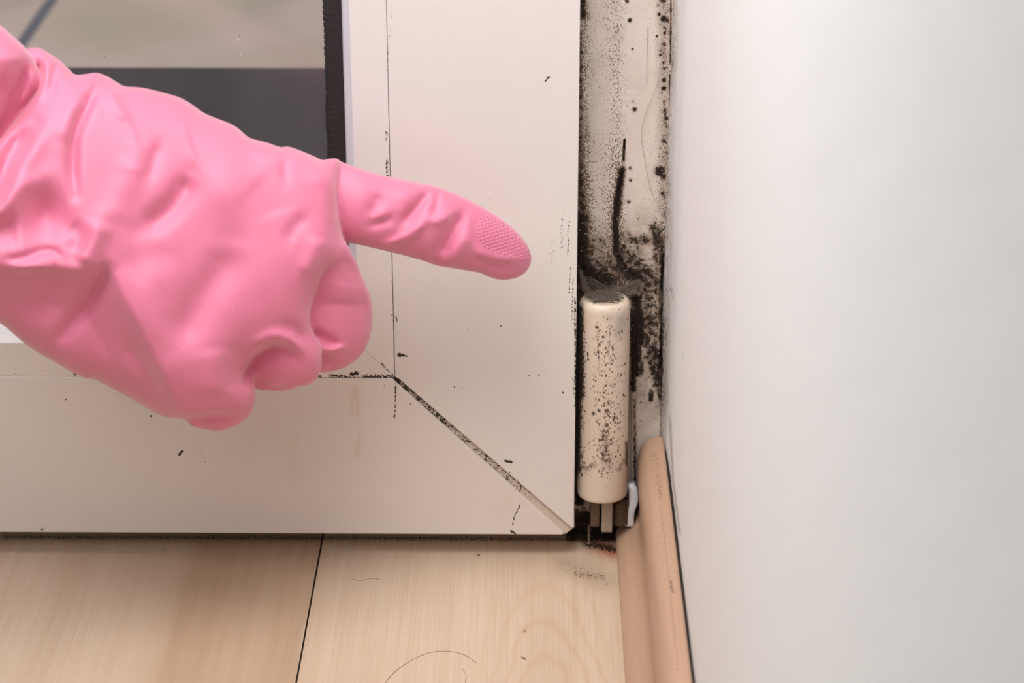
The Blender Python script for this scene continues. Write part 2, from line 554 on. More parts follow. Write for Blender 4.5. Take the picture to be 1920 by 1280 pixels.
# ------------------------------------------------------------------ right wall
WX = 48.7
def build_wall():
    prof = [(46.2, 18.6), (46.7, 17.0), (47.3, 15.0), (47.9, 12.0), (48.3, 8.0), (48.5, 3.0), (48.65, -4.0)]
    prof += [(WX, -10.0 - 4 * i) for i in range(30)] + [(WX, -140.0 - 20 * i) for i in range(38)]
    z = np.concatenate([np.arange(-2, 240, .8), np.arange(240, 620, 8)])
    pr = np.array(prof)
    P = np.zeros((len(pr), len(z), 3))
    P[..., 0] = pr[:, 0:1]; P[..., 1] = pr[:, 1:2]; P[..., 2] = z[None]
    w = np.clip(1 - np.arange(len(pr)) / 9, 0, 1)[:, None]
    P[..., 0] += vnoise(P[..., 2], P[..., 1], 22, 9) * .45 * w
    P[..., 1] += vnoise(P[..., 2], P[..., 1] * 0 + 3, 9, 12) * .5 * (np.arange(len(pr)) < 3)[:, None]
    V = P.reshape(-1, 3)
    # give the wall its own thickness behind the face
    f = grid_faces(len(pr), len(z))
    o = link('wall_right', V, f, M_WALL)
    px, py = proj(V)
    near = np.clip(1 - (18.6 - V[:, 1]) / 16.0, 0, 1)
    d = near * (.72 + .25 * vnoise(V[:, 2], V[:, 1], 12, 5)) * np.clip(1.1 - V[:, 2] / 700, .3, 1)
    d = np.maximum(d, stains(px, py, [([(1255, 430), (1252, 560), (1250, 760)], 4, .5), ([(1262, 560)], 2.5, .6), ([(1262, 0), (1260, 60)], 2.5, .5), ([(1258, 150), (1257, 320)], 2.0, .45), ([(1259, 545)], 2.6, 1), ([(1280, 667)], 1.5, 1), ([(1256, 780), (1262, 900), (1275, 1000)], 2.2, .5)]))
    attr(o, 'dirt', d)
    s = o.modifiers.new('thickness', 'SOLIDIFY'); s.thickness = .06; s.offset = -1
    tag(o, 'white plastered side wall beside the door', kind='structure')
build_wall()

# ------------------------------------------------------------------ skirting board
def build_skirt():
    prof = catmull([(31.2, 0.0), (31.0, 1.5), (31.3, 3.0), (33.2, 5.2), (36.6, 7.8), (38.9, 11.0), (39.3, 16.0), (38.7, 24.0), (38.4, 31.0), (38.9, 35.5), (40.6, 39.2), (43.4, 41.2), (46.4, 41.9)], 5)
    prof = np.vstack([prof, [[47.5, 41.6], [47.75, 40.5], [47.75, 0.0]]])
    ys = np.concatenate([[16.4], np.arange(16.0, -120, -1.0), np.arange(-120, -480, -12.0)])
    n, m = len(ys), len(prof)
    P = np.zeros((n, m, 3))
    P[..., 0] = prof[None, :, 0]; P[..., 2] = prof[None, :, 1]; P[..., 1] = ys[:, None]
    # the sawn end is a little eased
    c = np.array([40.0, 18.0])
    for i, k in ((0, .985),):
        P[i, :, 0] = c[0] + (P[i, :, 0] - c[0]) * k
        P[i, :, 2] = np.maximum(0, c[1] + (P[i, :, 2] - c[1]) * k)
    V = P.reshape(-1, 3)
    f = [tuple(q) for q in grid_faces(n, m)]
    f += [tuple(range(m))[::-1], tuple((n - 1) * m + k for k in range(m))]
    o = link('baseboard_right', V, f, M_SKIRT)
    px, py = proj(V)
    d = stains(px, py, [([(1228, 835), (1235, 900), (1240, 950), (1246, 1010), (1252, 1060), (1258, 1110), (1266, 1200), (1272, 1280)], 2.6, .55),
                        ([(1222, 840), (1232, 880)], 9, .42), ([(1233, 890), (1238, 930)], 5, .5), ([(1258, 1090), (1261, 1108)], 4, .75), ([(1200, 845), (1195, 880)], 4, .4),
                        ([(1155, 1018), (1158, 1060)], 3, .5), ([(1169, 995)], 3, .6)])
    attr(o, 'dirt', d)
    tag(o, 'moulded beech wood skirting board along the right wall', kind='structure')
    # dark open joint between board and plaster
    v, f = box(47.7, 48.8, -480, 17, -1, 39.8)
    j = link('trim_2', v, f, M_DARK, smooth=False)
    tag(j, 'dark dusty joint between skirting board and plaster', kind='structure')
build_skirt()

# ------------------------------------------------------------------ door frame jamb behind the hinge
def frame_relief(x, z):
    px, py = proj(np.stack([x, np.full_like(x, 18.0), z], -1))
    y = np.full_like(x, 18.0)
    # raised lip that runs beside the hinge, and shallow rebate on its right
    lip = np.exp(-((px - 1187) / 5.0) ** 2) * np.clip((py - 585) / 25, 0, 1) * np.clip((925 - py) / 20, 0, 1)
    y -= lip * 2.2
    # long split in the paint
    sp = catmull([(1171, 262), (1169, 310), (1166, 340), (1158, 400), (1155, 440), (1158, 480), (1172, 505)], 6)
    d, _, pos = polydist(px, py, sp)
    w = np.interp(pos, [0, .25, .5, .85, 1], [1.2, 2.4, 7.0, 6.5, 3])
    y += np.exp(-(d / w) ** 2) * 1.5
    # rotten caulk strip
    rot = np.clip((py - 440) / 60, 0, 1) * np.clip((790 - py) / 40, 0, 1) * np.exp(-((px - 1243) / 11) ** 2)
    y += rot * (1.8 * vnoise(px, py, 26, 21) + .6)
    low = np.clip((py - 380) / 120, 0, 1) * np.clip((800 - py) / 80, 0, 1)
    y += low * (vnoise(px, py, 34, 31, 4) * .8 + vnoise(px, py, 10, 33, 3) * .35)
    ridge = catmull([(1236, 450), (1240, 500), (1234, 560), (1236, 640), (1232, 690), (1240, 740)], 6)
    d, _, _ = polydist(px, py, ridge)
    y -= np.exp(-(d / 3.2) ** 2) * .9 * (1 + .6 * vnoise(px, py, 14, 41))
    y += (vnoise(px, py, 60, 44) * .12)
    # fillet into the wall
    y -= np.clip((px - 1240) / 22, 0, 1) ** 2 * .9 * np.clip((450 - py) / 50, 0, 1)
    return y

def build_frame():
    gx = np.arange(9.0, 48.01, .22); gz = np.concatenate([np.arange(-1, 36, .3), np.arange(36, 212, .25), np.arange(212, 420, 3)])
    GX, GZ = np.meshgrid(gx, gz, indexing='ij')
    Yv = frame_relief(GX.ravel(), GZ.ravel()).reshape(GX.shape)
    P = np.stack([GX, Yv, GZ], -1)
    v, f = slab(P, 60.0, .3)
    o = link('trim_1', v, f, M_FRAME)
    px, py = proj(v)
    # speckle density
    sp = np.zeros(len(v))
    sp = np.maximum(sp, np.interp(px, [1086, 1100, 1108, 1122, 1148, 1160, 1172, 1185, 1225, 1245, 1262], [.82, .72, .48, .34, .56, .68, .40, .16, .26, .55, .6]))
    sp *= np.interp(py, [0, 120, 240, 300, 400, 500, 600], [.95, .9, .85, 1.1, 1.4, 1.5, 1.2])
    sp += .10 * vnoise(px, py, 45, 51)
    sp = np.where(py > 760, sp * .6, sp)
    g = stains(px, py, [
        ([(1088, -20), (1091, 30)], 10, .80), ([(1088, 60), (1089, 200)], 4.5, .62), ([(1090, 200), (1087, 330), (1088, 420)], 6, .58),
        ([(1098, 215), (1100, 260)], 6, .35), ([(1086, 410), (1092, 520)], 17, 1.0), ([(1095, 500), (1130, 545)], 24, .95), ([(1088, 330), (1092, 410)], 9, .72), ([(1165, 500), (1200, 520)], 14, .9), ([(1175, 450), (1230, 452)], 14, .62), ([(1170, 475), (1238, 540)], 24, .68), ([(1185, 480), (1225, 530)], 20, .5),
        ([(1171, 262), (1169, 300)], 2.2, .95), ([(1166, 320), (1158, 370), (1154, 420), (1155, 470)], 6.5, 1.05), ([(1155, 470), (1166, 500), (1180, 520)], 9, .85),
        ([(1244, 35)], 6, 1.1), ([(1236, 27)], 3.5, 1), ([(1251, 38)], 5, .85), ([(1246, 62)], 4, .9), ([(1246, 82)], 5, .8), ([(1232, 68)], 2.6, .9), ([(1238, 103)], 3.0, .95), ([(1244, 118)], 3, .9),
        ([(1245, 150)], 4.5, 1.0), ([(1245, 166)], 5.5, 1.05), ([(1246, 190), (1247, 230)], 6, .55), ([(1249, 222)], 5, 1.0), ([(1244, 265)], 7, .7),
        ([(1238, 320)], 10, 1.0), ([(1245, 330)], 7, .85), ([(1242, 362)], 5, .85), ([(1181, 38)], 3.4, 1.15), ([(1186, 92)], 2.2, 1.05), ([(1190, 205)], 4.0, .95), ([(1187, 190)], 3, .5), ([(1182, 315)], 3, .9), ([(1182, 338)], 3, .9), ([(1179, 378)], 3.5, .75),
        ([(1176, 2)], 4, .9), ([(1243, 0)], 7, .9), ([(1235, 10)], 5, .55),
        ([(1258, 0), (1257, 120)], 2.0, .8), ([(1256, 140), (1256, 285)], 2.0, .9),
        ([(1150, 500), (1200, 450)], 26, .42), ([(1175, 440), (1200, 470), (1190, 520)], 16, .50), ([(1228, 430), (1240, 470)], 13, .75),
        ([(1243, 480), (1247, 560), (1243, 650), (1244, 735)], 8.5, 1.0), ([(1228, 470), (1236, 560)], 7, .62),
        ([(1193, 560), (1200, 600), (1200, 640)], 11, 1.0), ([(1196, 640), (1200, 700)], 9, .75), ([(1188, 600), (1188, 730)], 6, .95), ([(1225, 600), (1230, 700)], 12, .60),
        ([(1215, 640), (1225, 690)], 10, .68), ([(1221, 735), (1220, 748)], 6, .85), ([(1240, 745), (1232, 730)], 6, .7), ([(1190, 750), (1190, 900)], 3.5, .62),
        ([(1215, 540), (1212, 640)], 22, .66), ([(1190, 590), (1192, 700)], 8, 1.1), ([(1225, 650), (1235, 720)], 12, .8), ([(1196, 700), (1225, 760)], 20, .30), ([(1200, 800), (1240, 770)], 16, .26),
        ([(1086, 560), (1086, 940)], 9, 1.05), ([(1085, 975), (1150, 965), (1200, 960)], 20, 1.0), ([(1150, 1000), (1080, 1000)], 26, 1.1)])
    g = np.maximum(g, np.interp(py, [380, 450, 520, 600, 700, 780, 830], [.12, .48, .80, .62, .46, .26, .12]) * (.8 + .5 * vnoise(px, py, 40, 61)))
    g = np.maximum(g, stains(px, py, [([(1244, -20), (1246, 60), (1246, 400)], 13, .42)]))
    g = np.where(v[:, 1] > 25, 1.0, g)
    attr(o, 'dirt', np.clip(sp, 0, 1.4)); attr(o, 'grime', np.clip(g, 0, 1.2))
    tag(o, 'mouldy speckled white door frame post between door leaf and wall', kind='structure')
    # sill under the leaf
    v, f = box(-420, 44, 21, 60, 0, 9.2)
    s = link('trim_3', v, f, M_DARK, smooth=False)
    tag(s, 'dirty dark threshold under the door leaf', kind='structure')
build_frame()

# ------------------------------------------------------------------ door leaf
door = empty('door_1', (0, 10, 10))
tag(door, 'cream lacquered glazed door leaf with mitred lower corner', kind='structure')
def dchild(name, v, f, m, parent=None, smooth=True):
    v = np.array(v, float) - np.array([0, 10, 10]) * (1 if parent is None else 0)
    return link(name, v, f, m, parent or door, smooth)

XS, XR = -48.2, 15.3            # stile
ZB, ZT = 10.0, 71.6             # rail
MU = (-47.3, 71.9); MU2 = (15.2, 12.1)     # upper edge of the mitre channel
ML = (-49.2, 70.9); ML2 = (12.2, 9.9)      # lower edge
DIRTS = [
    ([(750, 665)], 4.5, .95), ([(757, 666)], 3, .8), ([(746, 663), (762, 667)], 2.4, .9),
    ([(947, 864), (959, 866)], 2.0, 1.2), ([(336, 852), (342, 845)], 2.0, 1.1), ([(385, 865)], 1.8, .8), ([(283, 780)], 2, 1), ([(123, 748)], 2.0, .9),
    ([(742, 720), (740, 782)], 2.0, .66), ([(740, 782)], 2, 1),
    ([(722, 689), (741, 707)], 1.6, .6), ([(714, 680), (724, 690)], 2.2, .62),
    ([(992, 704)], 1.6, 1), ([(1010, 703)], 1.5, 1), ([(852, 725)], 1.4, 1), ([(867, 727)], 1.4, 1), ([(891, 750)], 1.3, 1), ([(1055, 736)], 2.0, 1), ([(939, 611)], 1.4, 1), ([(877, 616)], 1.3, 1), ([(770, 758)], 1.5, 1), ([(783, 551)], 1.6, .9), ([(1026, 440 - 293)], 2.0, .8),
    ([(720, 723)], 1.8, 1), ([(1055, 405), (1053, 470)], 5, .42), ([(1068, 415), (1064, 440)], 1.5, .6), ([(1067, 445), (1064, 480)], 1.6, .66), ([(1070, 500), (1067, 550)], 1.6, .6), ([(1075, 520), (1072, 600)], 2, .55), ([(1040, 440), (1034, 490)], 6, .36), ([(1022, 152), (1030, 144)], 1.6, .8), ([(1078, 560), (1079, 760)], 2.4, .66), ([(1074, 700), (1076, 740)], 2.0, .55),
    ([(975, 947), (964, 968), (961, 985)], 1.3, .9), ([(972, 900), (973, 915)], 2, .5), ([(955, 885), (958, 893)], 2, .6), ([(958, 995), (966, 1000)], 2.5, .8),
    ([(742, 594), (745, 603)], 1.8, .8), ([(735, 592)], 2, .7), ([(80, 992)], 4, .7), ([(456, 973)], 2, .6), ([(1048, 975)], 2, .7), ([(723, 245), (724, 262)], 1.8, .6), ([(724, 300), (726, 330)], 1.8, .7), ([(28, 693)], 2.2, .6), ([(735, 10), (727, 120)], 1.3, .42),
]
YEL = [([(665, 728), (665, 775)], 7, .65), ([(667, 775)], 4, .9), ([(671, 800), (670, 850)], 7, .4), ([(365, 838), (374, 850)], 8, .4), ([(548, 830), (552, 900)], 12, .25), ([(930, 960), (970, 930)], 18, .15)]

def dirt_to(o, v, extra=None, world=True):
    px, py = proj(v)
    d = stains(px, py, DIRTS)
    if extra is not None:
        d = np.maximum(d, extra(px, py, v))
    attr(o, 'dirt', d); attr(o, 'yellow', stains(px, py, YEL))

# stile
zz = np.concatenate([np.arange(12.9, 210, .38), np.arange(210, 420, 4)])
xl = np.where(zz < MU[1], MU[0] + (MU[1] - zz) / (MU[1] - MU2[1]) * (MU2[0] - MU[0]), XS)
xl = np.minimum(xl, XR - .45)
ss = np.linspace(0, 1, 166)
P = np.zeros((len(ss), len(zz), 3))
P[..., 0] = (xl[None] + .3) + (XR - .3 - xl[None] - .3) * ss[:, None]
P[..., 1] = 0.0
P[..., 2] = zz[None]
v, f = slab(P, 17.0, .3)
o = dchild('stile', v, f, M_PAINT)
dirt_to(o, v, lambda px, py, v: np.where(v[:, 1] > .25, .55, 0))
# bottom rail
xx = np.concatenate([np.arange(-420, -196, 4.0), np.arange(-196, 11.4, .38)])
zt = np.where(xx > ML[0], ML[1] + (xx - ML[0]) / (ML2[0] - ML[0]) * (ML2[1] - ML[1]), ZT)
zt = np.maximum(zt, ZB + .7)
ss = np.linspace(0, 1, 160)
P = np.zeros((len(xx), len(ss), 3))
P[..., 0] = xx[:, None]
P[..., 2] = (ZB + .3) + (zt[:, None] - .3 - ZB - .3) * ss[None]
v, f = slab(P, 17.0, .5)
o = dchild('bottom_rail', v, f, M_PAINT_H)
dirt_to(o, v)
# mitre channel insert
n = 360
t_ = np.linspace(0, 1, n)
a = np.stack([MU[0] + (MU2[0] - MU[0]) * t_, MU[1] + (MU2[1] - MU[1]) * t_], 1)
b = np.stack([ML[0] + (ML2[0] - ML[0]) * t_, ML[1] + (ML2[1] - ML[1]) * t_], 1)
cs = np.array([-.12, .15, .5, .85, 1.12]); cy = np.array([1.5, 1.3, 1.1, .95, 1.1])
P = np.zeros((len(cs), n, 3))
P[..., 0] = a[None, :, 0] * (1 - cs[:, None]) + b[None, :, 0] * cs[:, None]
P[..., 2] = a[None, :, 1] * (1 - cs[:, None]) + b[None, :, 1] * cs[:, None]
P[..., 1] = cy[:, None]
P = P[::-1]
v, f = slab(P, 12.0, .1)
o = dchild('mitre_joint', v, f, mat_paint('dull_joint_lacquer', (0.56, 0.46, 0.385)))
def md(px, py, v):
    s = np.clip((px - 738) / 330, 0, 1)
    base = np.interp(s, [0, .08, .25, .45, .7, .85, 1], [.85, .62, .52, .48, .40, .16, .10])
    return base + .24 * vnoise(px, py, 14, 71, 3)
dirt_to(o, v, md)

# glazing beads (face, then sloped towards the glass), both mitred
GB = float(Py(0, 643, 0)[2]); BX = -60.4
def bead_profile(face0, face1, slope):
    # (inward offset from joint, y)
    return [(.10, .9), (.10, .18), (.2, .03), (.4, 0.0)] + [(u, 0.0) for u in np.linspace(1.2, face1 - .4, 26)] + [(face1, .05), (face1 + .25, .25)] + [(face1 + slope * k, .3 + 3.4 * k) for k in (.3, .6, 1.0)] + [(face1 + slope, 9.0)]
prv = np.array(bead_profile(0, BX * -1 - 48.2, 3.3))   # vertical bead: offset = -48.2 - x
zs = np.concatenate([np.arange(72.6, 210, .5), np.arange(210, 420, 4)])
P = np.zeros((len(prv), len(zs), 3))
P[..., 0] = XS - prv[:, 0:1]; P[..., 1] = prv[:, 1:2]
P[..., 2] = np.maximum(zs[None], ZT + prv[:, 0:1] * (GB - ZT) / 12.2 + .06)
P[..., 2] = (ZT + prv[:, 0:1] * (GB - ZT) / 12.2 + .06) + (420 - (ZT + prv[:, 0:1])) * ((zs[None] - 72.6) / (zs[-1] - 72.6))
v = P.reshape(-1, 3); f = grid_faces(len(prv), len(zs))
o = dchild('glazing_bead', v, f[:, ::-1], M_PAINT)
o['label'] = 'upright glazing bead with inner slope tinted lavender as outdoor reflection'
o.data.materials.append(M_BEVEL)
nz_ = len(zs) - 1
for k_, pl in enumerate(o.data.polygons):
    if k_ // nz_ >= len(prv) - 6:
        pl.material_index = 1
dirt_to(o, v, lambda px, py, v: np.where(v[:, 1] > .15, np.where(v[:, 0] > -49, .9, 0), 0) + np.where((v[:, 0] > -49), .30, 0))
hs = np.array([(p0 * (GB - ZT) / 12.2, y) for p0, y in bead_profile(0, 12.2, 3.3)])
hs[-4:, 0] = hs[-5, 0] + (hs[-4:, 0] - hs[-5, 0]) * 2.2
xs = np.concatenate([np.arange(-420, -200, 5.0), np.arange(-200, -48.2, .5), [-48.25]])
P = np.zeros((len(hs), len(xs), 3))
lim = XS - prv[:, 0] - .06
P[..., 0] = -420 + (lim[:, None] + 420) * ((xs[None] + 420) / (xs[-1] + 420))
P[..., 1] = hs[:, 1:2]; P[..., 2] = ZT + hs[:, 0:1]
v = P.reshape(-1, 3); f = grid_faces(len(hs), len(xs))
o = dchild('glazing_bead', v, f, M_PAINT_H)
o['label'] = 'lower glazing bead with sloped top whitened as if lit from above'
o.data.materials.append(M_BEVEL_LIT)
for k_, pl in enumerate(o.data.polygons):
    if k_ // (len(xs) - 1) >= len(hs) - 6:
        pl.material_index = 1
def hd(px, py, v):
    lowedge = np.exp(-np.clip(v[:, 2] - ZT - .1, 0, 9) / .35)
    along = np.interp(px, [0, 150, 560, 600, 700, 742], [.30, .36, .66, .70, .80, .95]) * (1 + .45 * vnoise(px, py, 13, 81, 3))
    m = lowedge * along
    return np.maximum(m, stains(px, py, [([(140, 702)], 4, .9), ([(658, 702), (668, 700)], 5, .85), ([(620, 704), (650, 706)], 3.5, .8), ([(680, 705), (735, 705)], 3.6, .8), ([(590, 704), (600, 705)], 3, .8), ([(30, 700)], 2.5, .7)]))
dirt_to(o, v, hd)

# rubber gaskets with torn inner edge
def gasket(vertical):
    n = 1500 if vertical else 700
    s = np.linspace(0, 1, n)
    rr = np.random.default_rng(5 if vertical else 6)
    saw = (np.arange(n) % 9 < 2) * rr.uniform(.4, 1.0, n)
    e = 6.2 + .35 * vnoise(np.arange(n) * 1.0, np.zeros(n), 25, 3) - saw * .9
    prof = [(0, 3.0, 0), (.5, 2.6, 0), (1.5, 2.4, 0), (3.2, 2.5, 0), (4.6, 2.8, .4), (1, 3.2, 1), (1, 4.3, 1)]
    P = np.zeros((len(prof), n, 3))
    for i, (u, y, k) in enumerate(prof):
        off = (1 - k) * u + k * e if k else np.full(n, u)
        if 0 < k < 1: off = np.full(n, u) * .9 + .1 * e
        yy = y + .12 * vnoise(np.arange(n) * 1.0, np.full(n, i * 7.0), 4, 9)
        if vertical:
            z0 = 84; P[i, :, 0] = -63.4 - off; P[i, :, 2] = z0 + s * (420 - z0)
        else:
            P[i, :, 2] = ZT + hs[-1, 0] + off - .3; P[i, :, 0] = -420 + s * (420 - 63.5)
        P[i, :, 1] = yy
    v = P.reshape(-1, 3); f = grid_faces(len(prof), n)
    o = dchild('glazing_gasket', v, f[:, ::-1] if vertical else f, M_RUBBER)
    o['label'] = 'upright black gasket with torn edge' if vertical else 'lower black gasket'
gasket(True); gasket(False)
v, f = box(-420, -60, 4.4, 8.4, 82, 420)
dchild('glass_pane', v, f, M_GLASS, smooth=False)

# ------------------------------------------------------------------ terrace outside
v, f = box(-700, 60, 62, 300, 40, 96)
s = link('trim_4', v, f, M_SLATE, smooth=False)
s.data.transform(__import__('mathutils').Matrix.Identity(4))
tag(s, 'dark slate outer sill behind the glass', kind='structure')
v, f = box(-2500, 1500, 300, 4200, -40, -20)
g = link('ground', v, f, M_TILE, smooth=False)
tag(g, 'beige stone paving outside the glass door', kind='structure')
jp = [Pz(20, 110, -19.5), Pz(110, -20, -19.5)]
d = (jp[1] - jp[0]); d /= np.linalg.norm(d); w = np.cross(d, [0, 0, 1]) * 4
q = [jp[0] - d * 400 - w, jp[0] - d * 400 + w, jp[1] + d * 900 + w, jp[1] + d * 900 - w]
vv = [(*p[:2], -20.5) for p in q] + [(*p[:2], -19.5) for p in q]
g = link('trim_5', vv, [(0, 1, 2, 3), (4, 7, 6, 5), (0, 4, 5, 1), (1, 5, 6, 2), (2, 6, 7, 3), (3, 7, 4, 0)], mat_simple('grey_joint', (.16, .18, .21), .8), smooth=False)
tag(g, 'grey joint strip across the outdoor paving', kind='structure')

# ------------------------------------------------------------------ hinge
HB = Py(1128.5, 925, 8.0); HT = Py(1134.0, 556, 8.0)
hinge = empty('hinge', (HB[0], HB[1], HB[2]))
tag(hinge, 'cream door hinge barrel with mould spots and exposed rusty pin', 'hinge')
RH = 9.0
def hchild(name, v, f, m, parent=None, smooth=True):
    off = np.array([HB[0], HB[1], HB[2]]) if parent is None else 0
    return link(name, np.array(v, float) - off, f, m, parent or hinge, smooth)
def barrel():
    H = HT[2] - HB[2]
    prof = [(0, -.3), (RH * .6, -.3), (RH - .9, -.15), (RH - .3, .25), (RH - .03, .9), (RH, 1.6)]
    prof += [(RH, z) for z in np.linspace(2, H - 3.4, 200)]
    prof += [(RH - .1, H - 2.4), (RH - .5, H - 1.4), (RH - 1.2, H - .6), (RH - 2.2, H - .15), (RH - 3.4, H), (RH * .4, H - .25), (0, H - .3)]
    n = 150
    V = []
    for r, z in prof:
        for k in range(n):
            a = 2 * math.pi * k / n
            s = z / H
            V.append((HB[0] + (HT[0] - HB[0]) * s + r * math.cos(a), HB[1] + r * math.sin(a) * .97, HB[2] + z))
    m = len(prof)
    f = []
    for i in range(m - 1):
        for k in range(n):
            k2 = (k + 1) % n
            f.append((i * n + k, i * n + k2, (i + 1) * n + k2, (i + 1) * n + k))
    V = np.array(V)
    o = hchild('barrel', V, f, M_HINGE)
    px, py = proj(V)
    sp = np.interp(px, [1083, 1092, 1100, 1112, 1125, 1140, 1155, 1165, 1178], [1.0, .75, .28, .42, .62, .66, .56, .50, .36])
    sp = sp * np.interp(py, [560, 590, 620, 700, 760, 850, 890, 905, 930], [.3, .5, .95, .9, 1.0, .95, .9, .35, .2]) + .12 * vnoise(px, py, 22, 91)
    g = stains(px, py, [([(1083, 580), (1085, 740)], 10, 1.15), ([(1083, 740), (1082, 880)], 7, .9), ([(1092, 620), (1091, 700)], 5, .5), ([(1133, 808), (1135, 860)], 8, .52),
                        ([(1128, 840), (1140, 850)], 9, .45), ([(1086, 870), (1100, 880), (1112, 872)], 6, .55), ([(1160, 880), (1172, 862)], 5, .5), ([(1176, 830), (1175, 870)], 4, .8), ([(1120, 612), (1123, 700)], 2.2, .5), ([(1144, 615), (1141, 660)], 2.4, .5),
                        ([(1131, 631)], 3, .85), ([(1118, 613)], 3, .85), ([(1146, 612)], 2.6, .8), ([(1098, 642)], 2.4, .8), ([(1113, 635)], 2.4, .7), ([(1102, 660), (1103, 675)], 1.5, .9), ([(1113, 776)], 3.4, .8), ([(1123, 770)], 3, .8), ([(1119, 790)], 2.5, .8), ([(1147, 722)], 5, .55), ([(1148, 675)], 3, .7), ([(1124, 702)], 2.2, .9), ([(1113, 724)], 2, .9), ([(1141, 757)], 5, .5)])
    dust = np.clip((V[:, 2] - (HT[2] - .9)) * 2, 0, 1) * np.clip((RH - 1.2 - np.hypot(V[:, 0] - HT[0], V[:, 1] - HB[1])) / 1.5, 0, 1)
    g = np.maximum(g, dust * .62)
    grey = stains(px, py, [([(1165, 600), (1160, 625)], 9, .7), ([(1143, 596)], 8, .45), ([(1140, 870)], 8, .6)])
    attr(o, 'dirt', sp); attr(o, 'grime', g); attr(o, 'grey', grey)
def mat_hinge():
    t = NT('hinge_lacquer')
    n1 = t.noise(t.obj((1, 1, .35)), 120, 4)
    col = t.mix(t.math('MULTIPLY', n1, .5), (.68, .56, .45), (.58, .46, .36))
    dens = t.attr('dirt'); out = None
    for sc in (1000, 680, 1900):
        v = t.vor(t.warp(t.obj((1, 1, .6)), 1500, .0007), sc)
        pn = t.noise(t.obj(), sc * .35, 2)
        size = t.math('MULTIPLY', t.math('ADD', dens, t.math('MULTIPLY', t.math('SUBTRACT', pn, .58), 1.9)), .36)
        m = t.math('MULTIPLY', t.math('SUBTRACT', size, t.math('MULTIPLY', v, .62)), 14, True)
        out = m if out is None else t.math('MAXIMUM', out, m)
    col = t.mix(t.attr('grey'), col, (.36, .31, .28))
    col = t.mix(t.math('MULTIPLY', out, .95), col, (.085, .045, .022))
    gr = dirt_mask(t, t.attr('grime'), 1100, .42, .68, 6)
    col = t.mix(t.ramp(t.attr('grime'), [(.1, 0.), (.9, .5)]), col, (.24, .17, .12))
    col = t.mix(gr, col, (.04, .03, .024))
    return t.set(Base_Color=col, Roughness=.33, Normal=t.bump(t.noise(t.obj(), 500, 4), .12, .0006))
M_HINGE = mat_hinge()
barrel()
def lathe(cx, cy, prof, n=48):
    V = []; f = []
    for r, z in prof:
        for k in range(n):
            a = 2 * math.pi * k / n
            V.append((cx + r * math.cos(a), cy + r * math.sin(a), z))
    for i in range(len(prof) - 1):
        for k in range(n):
            k2 = (k + 1) % n
            f.append((i * n + k, i * n + k2, (i + 1) * n + k2, (i + 1) * n + k))
    return np.array(V), f
# pin and clamping hardware below the barrel
c1 = Py(1128, 965, 8.0)
zb = Py(1130, 994, 6.0)[2]
def disc_plate(x0, x1, yf, z0, z1, rad, m):
    """thick plate with a rounded lower end"""
    n = 14; prof = [(yf + 10, z1), (yf, z1)]
    for k in range(n + 1):
        a_ = math.pi * k / n / 2
        prof.append((yf + rad * (1 - math.cos(a_)), z0 + rad * (1 - math.sin(a_))))
    prof.append((yf + 10, z0))
    m_ = len(prof); V = [(x, y, z) for x in (x0, x1) for y, z in prof]
    f = [tuple(range(m_)), tuple(range(2 * m_ - 1, m_ - 1, -1))]
    f += [(i, i + m_, (i + 1) % m_ + m_, (i + 1) % m_) for i in range(m_)]
    o = hchild('pin_plate', V, f, m, smooth=False)
    b_ = o.modifiers.new('edge', 'BEVEL'); b_.width = .0005; b_.segments = 2
disc_plate(c1[0] - 4.0, c1[0] - .7, 6.5, zb, HB[2] + 1, 2.6, M_RUST)
disc_plate(c1[0] - .1, c1[0] + 3.9, 5.2, zb - .9, HB[2] + 1, 1.2, M_PLATE)
c2 = Py(1163, 965, 10.0)
prof = [(0, zb + .6)]
for i in range(15):
    prof += [(3.0, zb + .6 + .62 * i), (3.45, zb + .91 + .62 * i)]
prof += [(0, zb + .6 + .62 * 15)]
v, f = lathe(c2[0], 11.0, prof); o = hchild('threaded_screw', v, f, M_RUST)
# bent white bracket arm
bp = [Py(1182, 906, 12.0), Py(1187, 918, 11), Py(1188, 938, 10.5), Py(1184, 954, 10), Py(1181, 970, 10), Py(1180, 985, 10)]
bp = catmull(bp, 6)
V = []; f = []
for i, p in enumerate(bp):
    w = np.interp(i / (len(bp) - 1), [0, .4, .7, 1], [1.5, 1.7, 1.4, 1.7])
    for dx, dy in ((-w, -.5), (-w * .6, -.9), (w * .6, -.9), (w, -.5), (w, 3), (-w, 3)):
        V.append(p + np.array([dx, dy, 0]))
for i in range(len(bp) - 1):
    for k in range(6):
        k2 = (k + 1) % 6
        f.append((i * 6 + k, i * 6 + k2, (i + 1) * 6 + k2, (i + 1) * 6 + k))
f += [(5, 4, 3, 2, 1, 0), tuple((len(bp) - 1) * 6 + k for k in range(6))]
hchild('bracket', V, f, M_CHALK)
v, f = box(HB[0] - 10.2, HB[0] - 7.4, 9.5, 17.6, HB[2] + 1, HT[2] - 2)
o = hchild('hinge_leaf', v, f, M_DARK, smooth=False)

# loose bolt stub on the floor next to the leaf corner
p = Pz(1104, 1020, 0)
v, f = join([lathe(p[0], p[1] + .2, [(0, 0), (1.1, 0), (1.15, .5), (.9, .9), (.5, 1.1), (.45, 7.5), (.3, 8), (0, 8)], 20)])
o = link('screw', v, f, M_RUST)
tag(o, 'tiny dark screw standing on the floor below the hinge', 'screw')

